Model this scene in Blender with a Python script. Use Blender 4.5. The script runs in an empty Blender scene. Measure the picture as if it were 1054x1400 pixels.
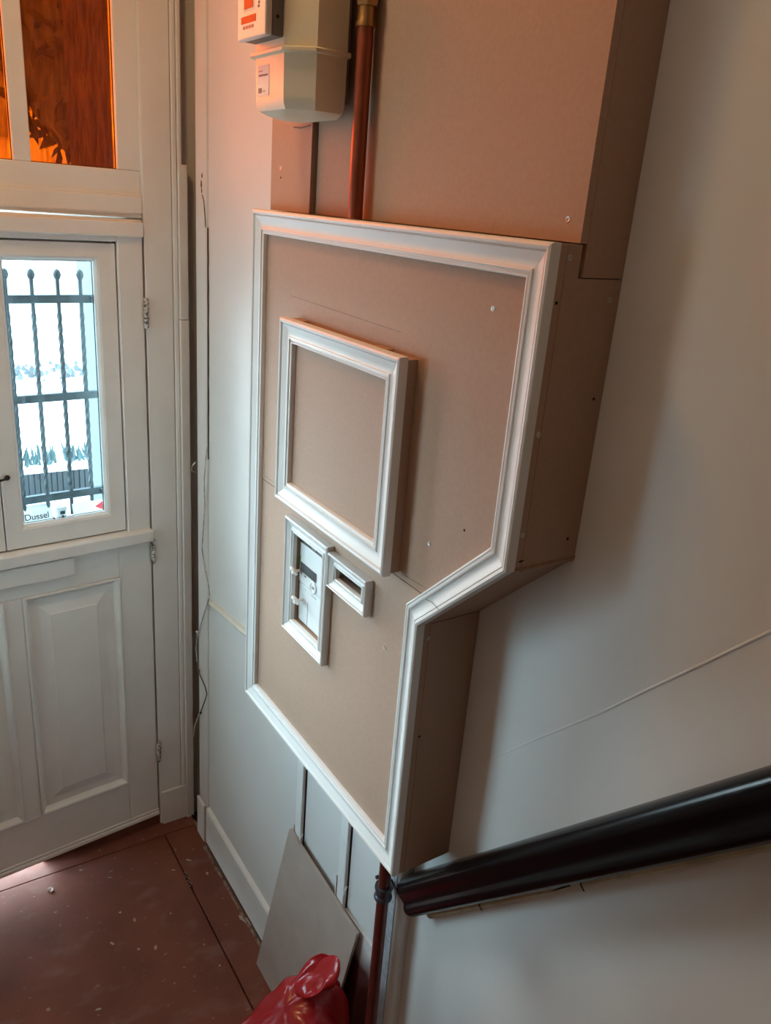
import bpy, bmesh, math, random
from mathutils import Vector, Matrix, noise

random.seed(7)
SC = bpy.context.scene
COL = SC.collection
PI = math.pi

# ------------------------------------------------------------------ camera
cam_d = bpy.data.cameras.new('camera')
cam = bpy.data.objects.new('camera', cam_d)
COL.objects.link(cam)
RIGHT = Vector((0.84038487, -0.53674957, 0.07518761))
UP = Vector((0.13098236, 0.33574454, 0.93280182))
FWD = Vector((0.52592480, 0.77406428, -0.35245935))
m = Matrix((RIGHT, UP, -FWD)).transposed().to_4x4()
m.translation = Vector((-0.83517, -2.33359, 2.15))
cam.matrix_world = m
cam_d.sensor_fit = 'HORIZONTAL'
cam_d.sensor_width = 36.0
cam_d.lens = 37.8857
cam_d.clip_start = 0.02
SC.camera = cam

# ------------------------------------------------------------------ view
SC.view_settings.view_transform = 'Standard'
SC.view_settings.look = 'None'
SC.view_settings.exposure = 0.0
SC.view_settings.gamma = 1.0
SC.view_settings.use_curve_mapping = False

# ------------------------------------------------------------------ world: bright hazy sky, and the soft sun behind the haze
SKY = 13.8
world = bpy.data.worlds.new('hazy_sky')
SC.world = world
world.use_nodes = True
wn = world.node_tree.nodes
wn['Background'].inputs['Color'].default_value = (0.63, 0.86, 1.0, 1)
wn['Background'].inputs['Strength'].default_value = SKY
sun_d = bpy.data.lights.new('hazy_sun', 'SUN')
sun_d.energy = 8.8
sun_d.angle = math.radians(38)
sun_d.color = (0.93, 0.97, 1.0)
sun = bpy.data.objects.new('hazy_sun', sun_d)
COL.objects.link(sun)
sun.location = (-4, 8, 8)
sun.rotation_euler = Vector((0.33, -0.93, -0.15)).to_track_quat('-Z', 'Y').to_euler()


def area_light(name, loc, rot, sx, sy, power, color, portal=False):
    d = bpy.data.lights.new(name, 'AREA')
    d.shape = 'RECTANGLE'
    d.size, d.size_y = sx, sy
    d.energy = power
    d.color = color
    o = bpy.data.objects.new(name, d)
    COL.objects.link(o)
    o.location = loc
    o.rotation_euler = rot
    if portal:
        d.cycles.is_portal = True
    return o


# light portals in the window openings (they only steer the sampling of the sky)
IN = (-PI / 2, 0, 0)     # faces into the hall (-Y)
area_light('portal_transom', (-0.547, 0.11, 2.65), IN, 0.80, 0.96, 1, (1, 1, 1), True)
area_light('portal_door', (-0.56, 0.10, 1.58), IN, 0.80, 0.90, 1, (1, 1, 1), True)
area_light('portal_side', (-1.30, -0.45, 1.45), (0, -PI / 2, 0), 1.28, 0.76, 1, (1, 1, 1), True)
# warm ceiling lamp over the stair landing, above and behind the camera
area_light('landing_lamp', (-0.95, -2.05, 4.3), (0, 0, 0), 0.35, 0.35, 4.8, (1.0, 0.76, 0.54))
# warm ceiling lamp of the front hall
area_light('hall_lamp', (-0.72, -0.85, 3.24), (0, 0, 0), 0.22, 0.22, 7.2, (1.0, 0.62, 0.28))

# ------------------------------------------------------------------ helpers
_mats = {}


def mat(name, color, rough=0.6, metal=0.0, var=0.0, scale=20.0, bump=0.0, bscale=60.0,
        color2=None, coat=0.0, stretch=(1, 1, 1), detail=6.0, lo=0.35, hi=0.65, spec=0.5):
    """noise-mottled principled material, in object coordinates"""
    if name in _mats:
        return _mats[name]
    M = bpy.data.materials.new(name)
    M.use_nodes = True
    nt = M.node_tree
    b = nt.nodes['Principled BSDF']
    b.inputs['Roughness'].default_value = rough
    b.inputs['Metallic'].default_value = metal
    b.inputs['Coat Weight'].default_value = coat
    b.inputs['Specular IOR Level'].default_value = spec
    c1 = (*color, 1)
    if color2 is None:
        color2 = tuple(max(0, c * (1 - var)) for c in color)
    geo = nt.nodes.new('ShaderNodeNewGeometry')
    mp = nt.nodes.new('ShaderNodeMapping')
    mp.inputs['Scale'].default_value = stretch
    nt.links.new(geo.outputs['Position'], mp.inputs['Vector'])
    nz = nt.nodes.new('ShaderNodeTexNoise')
    nz.inputs['Scale'].default_value = scale
    nz.inputs['Detail'].default_value = detail
    nt.links.new(mp.outputs['Vector'], nz.inputs['Vector'])
    rmp = nt.nodes.new('ShaderNodeValToRGB')
    rmp.color_ramp.elements[0].position = lo
    rmp.color_ramp.elements[0].color = (*color2, 1)
    rmp.color_ramp.elements[1].position = hi
    rmp.color_ramp.elements[1].color = c1
    nt.links.new(nz.outputs['Fac'], rmp.inputs['Fac'])
    nt.links.new(rmp.outputs['Color'], b.inputs['Base Color'])
    if bump > 0:
        n2 = nt.nodes.new('ShaderNodeTexNoise')
        n2.inputs['Scale'].default_value = bscale
        n2.inputs['Detail'].default_value = 4
        nt.links.new(mp.outputs['Vector'], n2.inputs['Vector'])
        bp = nt.nodes.new('ShaderNodeBump')
        bp.inputs['Strength'].default_value = bump
        bp.inputs['Distance'].default_value = 0.004
        nt.links.new(n2.outputs['Fac'], bp.inputs['Height'])
        nt.links.new(bp.outputs['Normal'], b.inputs['Normal'])
    _mats[name] = M
    return M


def glass_clear():
    M = bpy.data.materials.new('clear_glass')
    M.use_nodes = True
    nt = M.node_tree
    nt.nodes.clear()
    out = nt.nodes.new('ShaderNodeOutputMaterial')
    t = nt.nodes.new('ShaderNodeBsdfTransparent')
    t.inputs['Color'].default_value = (0.90, 0.96, 0.97, 1)
    g = nt.nodes.new('ShaderNodeBsdfGlossy')
    g.inputs['Roughness'].default_value = 0.02
    fr = nt.nodes.new('ShaderNodeFresnel')
    fr.inputs['IOR'].default_value = 1.45
    mx = nt.nodes.new('ShaderNodeMixShader')
    nt.links.new(fr.outputs[0], mx.inputs['Fac'])
    nt.links.new(t.outputs[0], mx.inputs[1])
    nt.links.new(g.outputs[0], mx.inputs[2])
    nt.links.new(mx.outputs[0], out.inputs['Surface'])
    return M


def glass_orange():
    """streaky cathedral glass: deep orange, partly see-through, partly scattering"""
    M = bpy.data.materials.new('orange_cathedral_glass')
    M.use_nodes = True
    nt = M.node_tree
    nt.nodes.clear()
    out = nt.nodes.new('ShaderNodeOutputMaterial')
    geo = nt.nodes.new('ShaderNodeNewGeometry')
    mp = nt.nodes.new('ShaderNodeMapping')
    mp.inputs['Scale'].default_value = (30, 30, 6)
    mp.inputs['Rotation'].default_value = (0, 0.5, 0)
    nt.links.new(geo.outputs['Position'], mp.inputs['Vector'])
    nz = nt.nodes.new('ShaderNodeTexNoise')
    nz.inputs['Scale'].default_value = 3.0
    nz.inputs['Detail'].default_value = 8
    nt.links.new(mp.outputs['Vector'], nz.inputs['Vector'])
    bp = nt.nodes.new('ShaderNodeBump')
    bp.inputs['Strength'].default_value = 0.5
    bp.inputs['Distance'].default_value = 0.01
    nt.links.new(nz.outputs['Fac'], bp.inputs['Height'])
    rmp = nt.nodes.new('ShaderNodeValToRGB')
    rmp.color_ramp.elements[0].position = 0.3
    rmp.color_ramp.elements[0].color = ORANGE_A
    rmp.color_ramp.elements[1].position = 0.7
    rmp.color_ramp.elements[1].color = ORANGE_B
    nt.links.new(nz.outputs['Fac'], rmp.inputs['Fac'])
    t = nt.nodes.new('ShaderNodeBsdfTransparent')
    nt.links.new(rmp.outputs['Color'], t.inputs['Color'])
    tl = nt.nodes.new('ShaderNodeBsdfTranslucent')
    tl.inputs['Color'].default_value = (0.55, 0.07, 0.012, 1)
    g = nt.nodes.new('ShaderNodeBsdfGlossy')
    g.inputs['Roughness'].default_value = 0.12
    g.inputs['Color'].default_value = (0.8, 0.8, 0.8, 1)
    nt.links.new(bp.outputs['Normal'], g.inputs['Normal'])
    nt.links.new(bp.outputs['Normal'], tl.inputs['Normal'])
    m1 = nt.nodes.new('ShaderNodeMixShader')
    m1.inputs['Fac'].default_value = 0.015
    nt.links.new(t.outputs[0], m1.inputs[1])
    nt.links.new(tl.outputs[0], m1.inputs[2])
    m2 = nt.nodes.new('ShaderNodeMixShader')
    m2.inputs['Fac'].default_value = 0.05
    nt.links.new(m1.outputs[0], m2.inputs[1])
    nt.links.new(g.outputs[0], m2.inputs[2])
    nt.links.new(m2.outputs[0], out.inputs['Surface'])
    return M


ORANGE_A = (0.42, 0.130, 0.014, 1)
ORANGE_B = (0.76, 0.265, 0.035, 1)


class MB:
    """collects geometry, builds ONE mesh object"""

    def __init__(self):
        self.bm = bmesh.new()

    def box(self, x0, x1, y0, y1, z0, z1):
        x0, x1 = sorted((x0, x1)); y0, y1 = sorted((y0, y1)); z0, z1 = sorted((z0, z1))
        v = [self.bm.verts.new(p) for p in ((x0, y0, z0), (x1, y0, z0), (x1, y1, z0), (x0, y1, z0),
                                            (x0, y0, z1), (x1, y0, z1), (x1, y1, z1), (x0, y1, z1))]
        for f in ((0, 3, 2, 1), (4, 5, 6, 7), (0, 1, 5, 4), (1, 2, 6, 5), (2, 3, 7, 6), (3, 0, 4, 7)):
            self.bm.faces.new([v[i] for i in f])
        return self

    def loft(self, rings, close=True, caps=True):
        R = [[self.bm.verts.new(p) for p in r] for r in rings]
        n = len(R[0])
        for a, b in zip(R, R[1:]):
            for i in range(n if close else n - 1):
                j = (i + 1) % n
                self.bm.faces.new((a[i], a[j], b[j], b[i]))
        if caps:
            self.bm.faces.new(R[0][::-1])
            self.bm.faces.new(R[-1])
        return self

    def tube(self, pts, r, n=10, caps=True):
        pts = [Vector(p) for p in pts]
        rr = r if isinstance(r, (list, tuple)) else [r] * len(pts)
        rings = []
        t0 = (pts[1] - pts[0]).normalized()
        ref = Vector((0, 0, 1)) if abs(t0.z) < 0.9 else Vector((1, 0, 0))
        nrm = t0.cross(ref).normalized()
        for i, p in enumerate(pts):
            if i == 0: t = pts[1] - pts[0]
            elif i == len(pts) - 1: t = pts[-1] - pts[-2]
            else: t = (pts[i + 1] - pts[i]).normalized() + (pts[i] - pts[i - 1]).normalized()
            t = t.normalized()
            nrm = (nrm - t * nrm.dot(t)).normalized()
            bi = t.cross(nrm)
            rings.append([p + nrm * (rr[i] * math.cos(2 * PI * k / n)) + bi * (rr[i] * math.sin(2 * PI * k / n)) for k in range(n)])
        return self.loft(rings, True, caps)

    def lathe(self, c, prof, n=20, axis='z'):
        """prof: (r, h) along the axis"""
        c = Vector(c)
        rings = []
        for r, h in prof:
            ring = []
            for k in range(n):
                a = 2 * PI * k / n
                u, v = r * math.cos(a), r * math.sin(a)
                if axis == 'z': ring.append(c + Vector((u, v, h)))
                elif axis == 'x': ring.append(c + Vector((h, u, v)))
                else: ring.append(c + Vector((v, h, u)))
            rings.append(ring)
        return self.loft(rings)

    def prism(self, poly, mapf, h0, h1, holes=()):
        """polygon (with holes) in 2D, extruded between h0 and h1 through mapf(a, b, h)"""
        bm = bmesh.new()
        edges = []
        for lp in [poly] + list(holes):
            vs = [bm.verts.new((a, b, 0)) for a, b in lp]
            edges += [bm.edges.new((vs[i], vs[(i + 1) % len(vs)])) for i in range(len(vs))]
        bmesh.ops.triangle_fill(bm, use_beauty=True, use_dissolve=False, edges=edges)
        bm.verts.index_update()
        lo = [self.bm.verts.new(mapf(v.co.x, v.co.y, h0)) for v in bm.verts]
        hi = [self.bm.verts.new(mapf(v.co.x, v.co.y, h1)) for v in bm.verts]
        for f in bm.faces:
            ids = [v.index for v in f.verts]
            self.bm.faces.new([lo[i] for i in ids[::-1]])
            self.bm.faces.new([hi[i] for i in ids])
        for e in bm.edges:
            if len(e.link_faces) == 1:
                i, j = e.verts[0].index, e.verts[1].index
                self.bm.faces.new((lo[i], lo[j], hi[j], hi[i]))
        bm.free()
        return self

    def build(self, name, material, parent=None, bevel=0.0, smooth=False, seg=2):
        bmesh.ops.recalc_face_normals(self.bm, faces=self.bm.faces[:])
        me = bpy.data.meshes.new(name)
        self.bm.to_mesh(me)
        self.bm.free()
        me.materials.append(material)
        if smooth:
            for p in me.polygons:
                p.use_smooth = True
        o = bpy.data.objects.new(name, me)
        COL.objects.link(o)
        if parent is not None:
            o.parent = parent
        if bevel > 0:
            md = o.modifiers.new('bevel', 'BEVEL')
            md.width = bevel
            md.segments = seg
            md.limit_method = 'ANGLE'
            md.angle_limit = math.radians(40)
        return o


def empty(name, loc=(0, 0, 0), rz=0.0):
    o = bpy.data.objects.new(name, None)
    o.empty_display_size = 0.05
    COL.objects.link(o)
    o.location = loc
    o.rotation_euler = (0, 0, rz)
    return o


def tag(o, label=None, cat=None, group=None, kind=None):
    if label: o['label'] = label
    if cat: o['category'] = cat
    if group: o['group'] = group
    if kind: o['kind'] = kind
    return o


def struct(o, label, cat):
    return tag(o, label, cat, kind='structure')


def smooth_by_angle(o, deg=35):
    me = o.data
    for p in me.polygons:
        p.use_smooth = True
    bm = bmesh.new()
    bm.from_mesh(me)
    for e in bm.edges:
        if len(e.link_faces) == 2 and e.calc_face_angle(0) > math.radians(deg):
            e.smooth = False
    bm.to_mesh(me)
    bm.free()
    return o


def mitred(poly, t):
    """closed polygon moved inward by t (poly is counter-clockwise or clockwise)"""
    n = len(poly)
    area = sum(poly[i][0] * poly[(i + 1) % n][1] - poly[(i + 1) % n][0] * poly[i][1] for i in range(n))
    s = 1 if area > 0 else -1
    out = []
    for i in range(n):
        p0, p1, p2 = (Vector(poly[i - 1]), Vector(poly[i]), Vector(poly[(i + 1) % n]))
        e1, e2 = (p1 - p0).normalized(), (p2 - p1).normalized()
        n1, n2 = Vector((-e1.y, e1.x)) * s, Vector((-e2.y, e2.x)) * s
        b = (n1 + n2)
        out.append(p1 + b * (t / (1 + n1.dot(n2))))
    return out


def moulding(parent, name, poly, mapf, prof, material, gap=0.0):
    """mitred lengths of moulding round a polygon: each length is an object of its own"""
    n = len(poly)
    offs = [mitred(poly, t) for t, h in prof]
    objs = []
    for i in range(n):
        j = (i + 1) % n
        mb = MB()
        A, B = [], []
        for k, (t, h) in enumerate(prof):
            a, b = offs[k][i], offs[k][j]
            d = (b - a).normalized() * gap
            a2, b2 = a + d, b - d
            A.append(mapf(a2.x, a2.y, h)); B.append(mapf(b2.x, b2.y, h))
        mb.loft([A, B])
        objs.append(smooth_by_angle(mb.build(name, material, parent), 28))
    return objs


# ------------------------------------------------------------------ materials
WALL = mat('wall_paint', (0.74, 0.72, 0.69), 0.75, var=0.05, scale=3.5, bump=0.12, bscale=45)
PAINT = mat('white_gloss_paint', (0.83, 0.82, 0.79), 0.55, spec=0.25, var=0.05, scale=9, bump=0.06, bscale=30)
TRIM = mat('white_primed_moulding', (0.77, 0.77, 0.75), 0.40, var=0.03, scale=14)
MDF = mat('mdf_board', (0.43, 0.286, 0.205), 0.72, color2=(0.405, 0.266, 0.19), scale=170, detail=8, bump=0.03, bscale=300)
MDF_EDGE = mat('mdf_cut_edge', (0.36, 0.22, 0.14), 0.9, var=0.2, scale=120)
FLOOR = mat('red_brown_floor_paint', (0.25, 0.080, 0.050), 0.62, color2=(0.145, 0.044, 0.027), scale=4.2, detail=9, lo=0.3, hi=0.72, bump=0.25, bscale=25)
def add_scuffs(M):
    nt = M.node_tree
    b = nt.nodes['Principled BSDF']
    src = b.inputs['Base Color'].links[0].from_socket
    geo = nt.nodes.new('ShaderNodeNewGeometry')
    mp = nt.nodes.new('ShaderNodeMapping')
    mp.inputs['Scale'].default_value = (1.0, 1.7, 1)
    mp.inputs['Rotation'].default_value = (0, 0, 0.6)
    nt.links.new(geo.outputs['Position'], mp.inputs['Vector'])
    for sc_, d_, lo_, hi_, f_, col_ in ((7, 9, .56, .74, .40, (0.30, 0.21, 0.18, 1)), (38, 6, .66, .72, .55, (0.42, 0.32, 0.28, 1)), (55, 5, .70, .73, .6, (0.03, 0.02, 0.018, 1))):
        n_ = nt.nodes.new('ShaderNodeTexNoise')
        n_.inputs['Scale'].default_value = sc_
        n_.inputs['Detail'].default_value = d_
        nt.links.new(mp.outputs['Vector'], n_.inputs['Vector'])
        mr = nt.nodes.new('ShaderNodeMapRange')
        mr.inputs['From Min'].default_value = lo_
        mr.inputs['From Max'].default_value = hi_
        mr.inputs['To Max'].default_value = f_
        nt.links.new(n_.outputs['Fac'], mr.inputs['Value'])
        mx_ = nt.nodes.new('ShaderNodeMixRGB')
        mx_.inputs['Color2'].default_value = col_
        nt.links.new(mr.outputs['Result'], mx_.inputs['Fac'])
        nt.links.new(src, mx_.inputs['Color1'])
        src = mx_.outputs['Color']
    nt.links.new(src, b.inputs['Base Color'])


add_scuffs(FLOOR)
SUB = mat('dark_subfloor', (0.02, 0.014, 0.011), 0.95, var=0.4, scale=30)
GAPM = mat('raw_dark_gap', (0.10, 0.065, 0.045), 0.95, var=0.5, scale=18)
SEAM = mat('dark_seam', (0.03, 0.022, 0.018), 0.95, var=0.3, scale=50)
COPPER = mat('painted_copper', (0.33, 0.085, 0.045), 0.32, metal=0.55, var=0.25, scale=16)
PIPE_RED = mat('red_brown_pipe_paint', (0.125, 0.022, 0.016), 0.30, var=0.3, scale=14)
BRASS = mat('brass', (0.42, 0.26, 0.11), 0.35, metal=0.9, var=0.3, scale=30)
GREYMETAL = mat('grey_clamp', (0.14, 0.15, 0.17), 0.4, metal=0.7, var=0.3, scale=30)
STEEL = mat('screw_steel', (0.55, 0.52, 0.48), 0.35, metal=0.8, var=0.2, scale=80)
HOLE = mat('screw_hole', (0.02, 0.012, 0.01), 0.9, var=0.3, scale=80)
METER = mat('gas_meter_beige', (0.84, 0.78, 0.60), 0.45, var=0.05, scale=15)
INDEXM = mat('meter_index_white', (0.80, 0.79, 0.77), 0.35, var=0.04, scale=20)
GREYP = mat('grey_plastic', (0.22, 0.21, 0.20), 0.5, var=0.2, scale=30)
LABELM = mat('paper_label', (0.83, 0.81, 0.79), 0.6, var=0.03, scale=40)
INK = mat('grey_ink', (0.24, 0.22, 0.22), 0.7, var=0.2, scale=80)
REDP = mat('red_print', (0.55, 0.05, 0.02), 0.5, var=0.15, scale=60)
WPLASTIC = mat('white_plastic', (0.77, 0.80, 0.80), 0.38, var=0.03, scale=20)
CLEARP = mat('milky_seal_plastic', (0.86, 0.86, 0.84), 0.25, var=0.05, scale=60)
LCD = mat('lcd_grey', (0.085, 0.10, 0.105), 0.18, var=0.15, scale=30)
GREEN = mat('green_sticker', (0.16, 0.42, 0.07), 0.5, var=0.15, scale=60)
BLACKP = mat('black_gloss_paint', (0.005, 0.005, 0.006), 0.22, var=0.3, scale=20, spec=0.22)
CREAM = mat('old_cream_paint', (0.58, 0.52, 0.34), 0.55, var=0.3, scale=25)
CREAM2 = mat('pale_cream_paint', (0.72, 0.68, 0.58), 0.55, var=0.12, scale=25)
IRON = mat('teal_grey_iron', (0.045, 0.075, 0.088), 0.55, var=0.35, scale=40)
HINGE = mat('worn_hinge_metal', (0.62, 0.60, 0.56), 0.4, color2=(0.06, 0.05, 0.05), scale=140, lo=0.42, hi=0.5)
LATCH = mat('dark_latch_iron', (0.03, 0.028, 0.028), 0.4, metal=0.6, var=0.3, scale=30)
REDBAG = mat('red_polythene', (0.48, 0.012, 0.018), 0.24, color2=(0.36, 0.006, 0.012), scale=10, bump=0.15, bscale=35, coat=0.2)
BOARD = mat('grey_board', (0.48, 0.40, 0.345), 0.7, var=0.10, scale=12, bump=0.03, bscale=200)
CHIP = mat('white_paint_chip', (0.50, 0.40, 0.35), 0.7, var=0.25, scale=60)
WIRE_W = mat('old_white_wire', (0.62, 0.60, 0.57), 0.6, color2=(0.34, 0.32, 0.30), scale=60)
WIRE_D = mat('bare_dark_wire', (0.05, 0.035, 0.03), 0.5, var=0.4, scale=60)
PORCH = mat('porch_render', (0.075, 0.115, 0.125), 0.85, var=0.08, scale=5, bump=0.2, bscale=30)
PAVE = mat('street_paving', (0.50, 0.50, 0.49), 0.9, var=0.2, scale=2.5)
PLANTER = mat('slate_slats', (0.012, 0.020, 0.026), 0.6, var=0.5, scale=30)
LEAF = mat('blue_green_leaves', (0.03, 0.075, 0.08), 0.6, var=0.5, scale=20)
CLEAR = glass_clear()
ORANGE = glass_orange()

# ------------------------------------------------------------------ the setting
XL, YB, ZT = -1.22, -5.2, 5.2          # left wall, back wall, top of the stairwell
# floor: dark subfloor with three painted sheets
flo = MB().box(XL - 0.1, 0.12, YB - 0.1, 0.10, -0.10, -0.022).build('floor', SUB)
struct(flo, 'worn red-brown painted floor of wooden sheets in the hall', 'floor')
MB().box(XL, -0.1285, YB, -0.062, -0.022, 0.0).build('floor_board', FLOOR, flo, 0.0015)
MB().box(-0.1245, 0.0, YB, -0.062, -0.022, 0.0).build('floor_board', FLOOR, flo, 0.0015)
MB().box(XL, 0.0, -0.059, 0.08, -0.022, 0.0).build('floor_board', FLOOR, flo, 0.0015)

# right wall, with a dark slot beside the door casing
wr = MB().box(0, 0.12, YB, -0.085, -0.05, ZT).build('wall_right', WALL)
struct(wr, 'long white painted wall running up beside the stairs', 'wall')
MB().box(0.045, 0.12, -0.085, 0.02, -0.05, ZT).build('slot_lining', GAPM, wr)
# edge strip at the end of the wall, rounded
mb = MB()
ring = [(0.0, -0.165), (-0.005, -0.164), (-0.008, -0.158), (-0.009, -0.12), (-0.008, -0.094), (-0.004, -0.088), (0.0, -0.086)]
mb.loft([[(x, y, z) for x, y in ring] for z in (0.0, 3.29)])
smooth_by_angle(mb.build('wall_edge_strip', WALL, wr), 50)
# fine cracks in the plaster
mb = MB()
pts = []
for k in range(61):
    z_ = 2.06 - k * .0107
    q_ = math.sin(PI * min(1, k / 60 * 1.0)) ** .6
    pts.append((-0.1665 + .0012 * noise.noise(Vector((0, 0, z_ * 30))), z_, .0003 + q_ * (.0022 + .0026 * noise.noise(Vector((3, 0, z_ * 24))))))
mb.loft([[(-0.0006, y - .0004 - max(w, .0002) * 1.1, z), (-0.0006, y, z), (-0.0040, y + .0006, z), (-0.0040, y, z)] for y, z, w in pts])
mb.build('plaster_crack', GAPM, wr)
mb = MB()
for (y, z, w, h) in ((-0.142, 2.187, .003, .006), (-0.137, 2.166, .0035, .010), (-0.140, 2.150, .002, .006)):
    mb.loft([[(-0.0085, y - w * k, z + h * q), (-0.0085, y + w * k, z + h * q), (-0.0096, y + w * k, z + h * q), (-0.0096, y - w * k, z + h * q)] for k, q in ((.2, -1), (1, -.3), (.7, .4), (.1, 1))])
mb.tube([(-0.0088, -0.143, 2.14), (-0.0088, -0.155, 2.125), (-0.0088, -0.160, 2.10), (-0.0075, -0.163, 2.06)], 0.0012, 5)
mb.build('plaster_chip', GAPM, wr)
# diagonal ridge left on the stair wall by the old panelling
mb = MB()
rid = [(-1.462, 1.241, .0004), (-1.578, 1.369, .0008), (-1.693, 1.492, .0016), (-1.756, 1.566, .0020), (-1.829, 1.649, .0022), (-1.901, 1.732, .0026), (-2.25, 2.13, .0026)]
mb.loft([[(0.0005, y - .0020, z - .0018), (-w * .6, y - .0008, z - .0006), (-w * .6, y + .0008, z + .0006), (0.0005, y + .0020, z + .0018)] for y, z, w in rid])
smooth_by_angle(mb.build('plaster_ridge', WALL, wr), 60)

SW = [(-0.06, 0.80), (-0.84, 0.80), (-0.84, 2.10), (-0.06, 2.10)]      # opening of the unseen side window, added to let in fill daylight
wl = MB().prism([(YB, -0.05), (0.02, -0.05), (0.02, ZT), (YB, ZT)], lambda a, b, h: (h, a, b), XL - 0.12, XL, [SW]).build('wall_left', WALL)
w2 = MB().prism(SW, lambda a, b, h: (h, a, b), XL - 0.10, XL - 0.04, [[(-0.10, 0.84), (-0.80, 0.84), (-0.80, 2.06), (-0.10, 2.06)]]).build('fill_window', PAINT)
struct(w2, 'white side window added in the left wall for fill daylight, out of view', 'window')
MB().box(XL - 0.072, XL - 0.068, -0.795, -0.105, 0.845, 2.055).build('pane', CLEAR, w2)
struct(wl, 'plain white wall on the far side of the hall, out of view', 'wall')
wb = MB().box(XL - 0.12, 0.12, YB - 0.12, YB, -0.05, ZT).build('wall_back', WALL)
struct(wb, 'plain white wall behind the stairs, out of view', 'wall')
ce = MB().box(XL - 0.12, 0.12, -1.70, 0.02, 3.30, 3.45).build('ceiling', WALL)
struct(ce, 'white ceiling over the front of the hall', 'ceiling')
cu = MB().box(XL - 0.12, 0.12, YB - 0.12, -1.70, ZT, ZT + 0.1).build('ceiling', WALL)
struct(cu, 'white ceiling high over the stairwell', 'ceiling')
MB().box(XL - 0.12, 0.12, -1.70, -1.60, 3.45, ZT).build('upper_wall', WALL, cu)

# front wall round the doorway
XR, XLJ = -0.122, -0.968               # sides of the doorway
Z_HEAD, Z_TR0, Z_TR1 = 2.067, 2.13, 3.16
wf = MB().prism([(XL - 0.12, -0.05), (XLJ - 0.01, -0.05), (XLJ - 0.01, Z_TR1 + 0.06), (XR + 0.01, Z_TR1 + 0.06), (XR + 0.01, -0.05), (0.12, -0.05), (0.12, ZT), (XL - 0.12, ZT)],
                lambda a, b, h: (a, h, b), 0.022, 0.14).build('wall_front', WALL)
struct(wf, 'white front wall round the entrance door', 'wall')

# door casing with its stepped edge, plinth and head
def yb(a, b, h):
    return (a, -h, b)

tr = MB().box(XR, -0.043, 0.0, 0.11, 0.0, Z_TR1 + 0.10).build('trim_1', PAINT, None, 0.002)
struct(tr, 'flat white wooden door casing on the hinge side', 'door casing')
MB().box(-0.043, -0.0415, 0.004, 0.02, 0.1, 3.25).build('dark_groove', SEAM, tr)  # dark strip set between the casing and its bead
MB().box(-0.0415, -0.0285, -0.006, 0.02, 0.0, 3.25).build('casing_bead', PAINT, tr, 0.003)
MB().box(-0.0275, -0.0155, -0.010, 0.02, 2.20, 3.25).build('casing_edge', PAINT, tr, 0.003)
MB().box(-0.0275, -0.002, -0.016, 0.02, 1.798, 2.212).build('edge_strip', PAINT, tr, 0.002)
MB().box(-0.0275, -0.001, -0.016, 0.02, 0.0, 1.796).build('edge_strip', PAINT, tr, 0.002)
MB().box(-0.116, -0.0278, -0.010, 0.0, 0.0, 0.142).build('plinth_block', PAINT, tr, 0.003)
MB().box(XR - 0.034, XR, 0.047, 0.11, 0.0, Z_HEAD).build('door_stop', PAINT, tr)
MB().tube([(0.004, -0.045, 1.372), (-0.004, -0.04, 1.360), (-0.006, -0.04, 1.345), (0.004, -0.045, 1.338)], 0.003, 6).build('old_fixing', STEEL, tr)
tl_ = MB().box(XLJ - 0.08, XLJ, 0.0, 0.11, 0.0, Z_TR1 + 0.10).build('trim_2', PAINT, None, 0.002)
struct(tl_, 'flat white wooden door casing on the latch side, out of view', 'door casing')

MB().box(XLJ, XR - .034, 0.050, 0.10, 2.040, Z_HEAD).build('door_stop', PAINT, tr)
MB().box(-0.52, XR, 0.006, 0.10, 0.0002, 0.044).build('threshold', FLOOR, tr)
# transom window: white frame, mullions, orange panes
wi = MB().box(XLJ, XR, 0.010, 0.10, Z_HEAD, Z_TR0).build('window_1', PAINT, None, 0.003)
struct(wi, 'transom window with orange glass panes in a white frame above the door', 'window')
MB().box(XLJ, XR, 0.003, 0.095, Z_HEAD + 0.010, Z_TR0 - 0.008).build('head_moulding', PAINT, wi, 0.004)
PX = [(-0.395, -0.181), (-0.651, -0.437), (-0.907, -0.693)]
Z_P0, Z_P1 = 2.186, 3.105
sash_y0, sash_y1 = 0.018, 0.060
MB().box(XLJ, XR, sash_y0, sash_y1, Z_TR0 - 0.008, Z_P0).build('sash_rail', PAINT, wi, 0.003)
MB().box(XLJ, XR, sash_y0, sash_y1, Z_P1, Z_TR1 + 0.008).build('sash_rail', PAINT, wi, 0.003)
MB().box(XLJ, XR, 0.0, 0.10, Z_TR1 + 0.001, Z_TR1 + 0.07).build('head_frame', PAINT, wi, 0.003)
for a, b in ((PX[0][1], XR + .004), (PX[1][1], PX[0][0]), (PX[2][1], PX[1][0]), (XLJ - .004, PX[2][0])):
    MB().box(a, b, sash_y0, sash_y1, Z_P0, Z_P1).build('sash_bar', PAINT, wi, 0.003)
for a, b in PX:
    MB().box(a - 0.004, b + 0.004, 0.036, 0.040, Z_P0 - 0.004, Z_P1 + 0.004).build('pane', ORANGE, wi)
    mb = MB()      # thin dark putty line round the pane
    q = [(a, Z_P0), (b, Z_P0), (b, Z_P1), (a, Z_P1)]
    i_ = [(a + .0022, Z_P0 + .0022), (b - .0022, Z_P0 + .0022), (b - .0022, Z_P1 - .0022), (a + .0022, Z_P1 - .0022)]
    mb.prism(q, lambda u, v, h: (u, h, v), 0.0345, 0.036, [i_])
    mb.build('putty_line', SEAM, wi)

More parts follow.
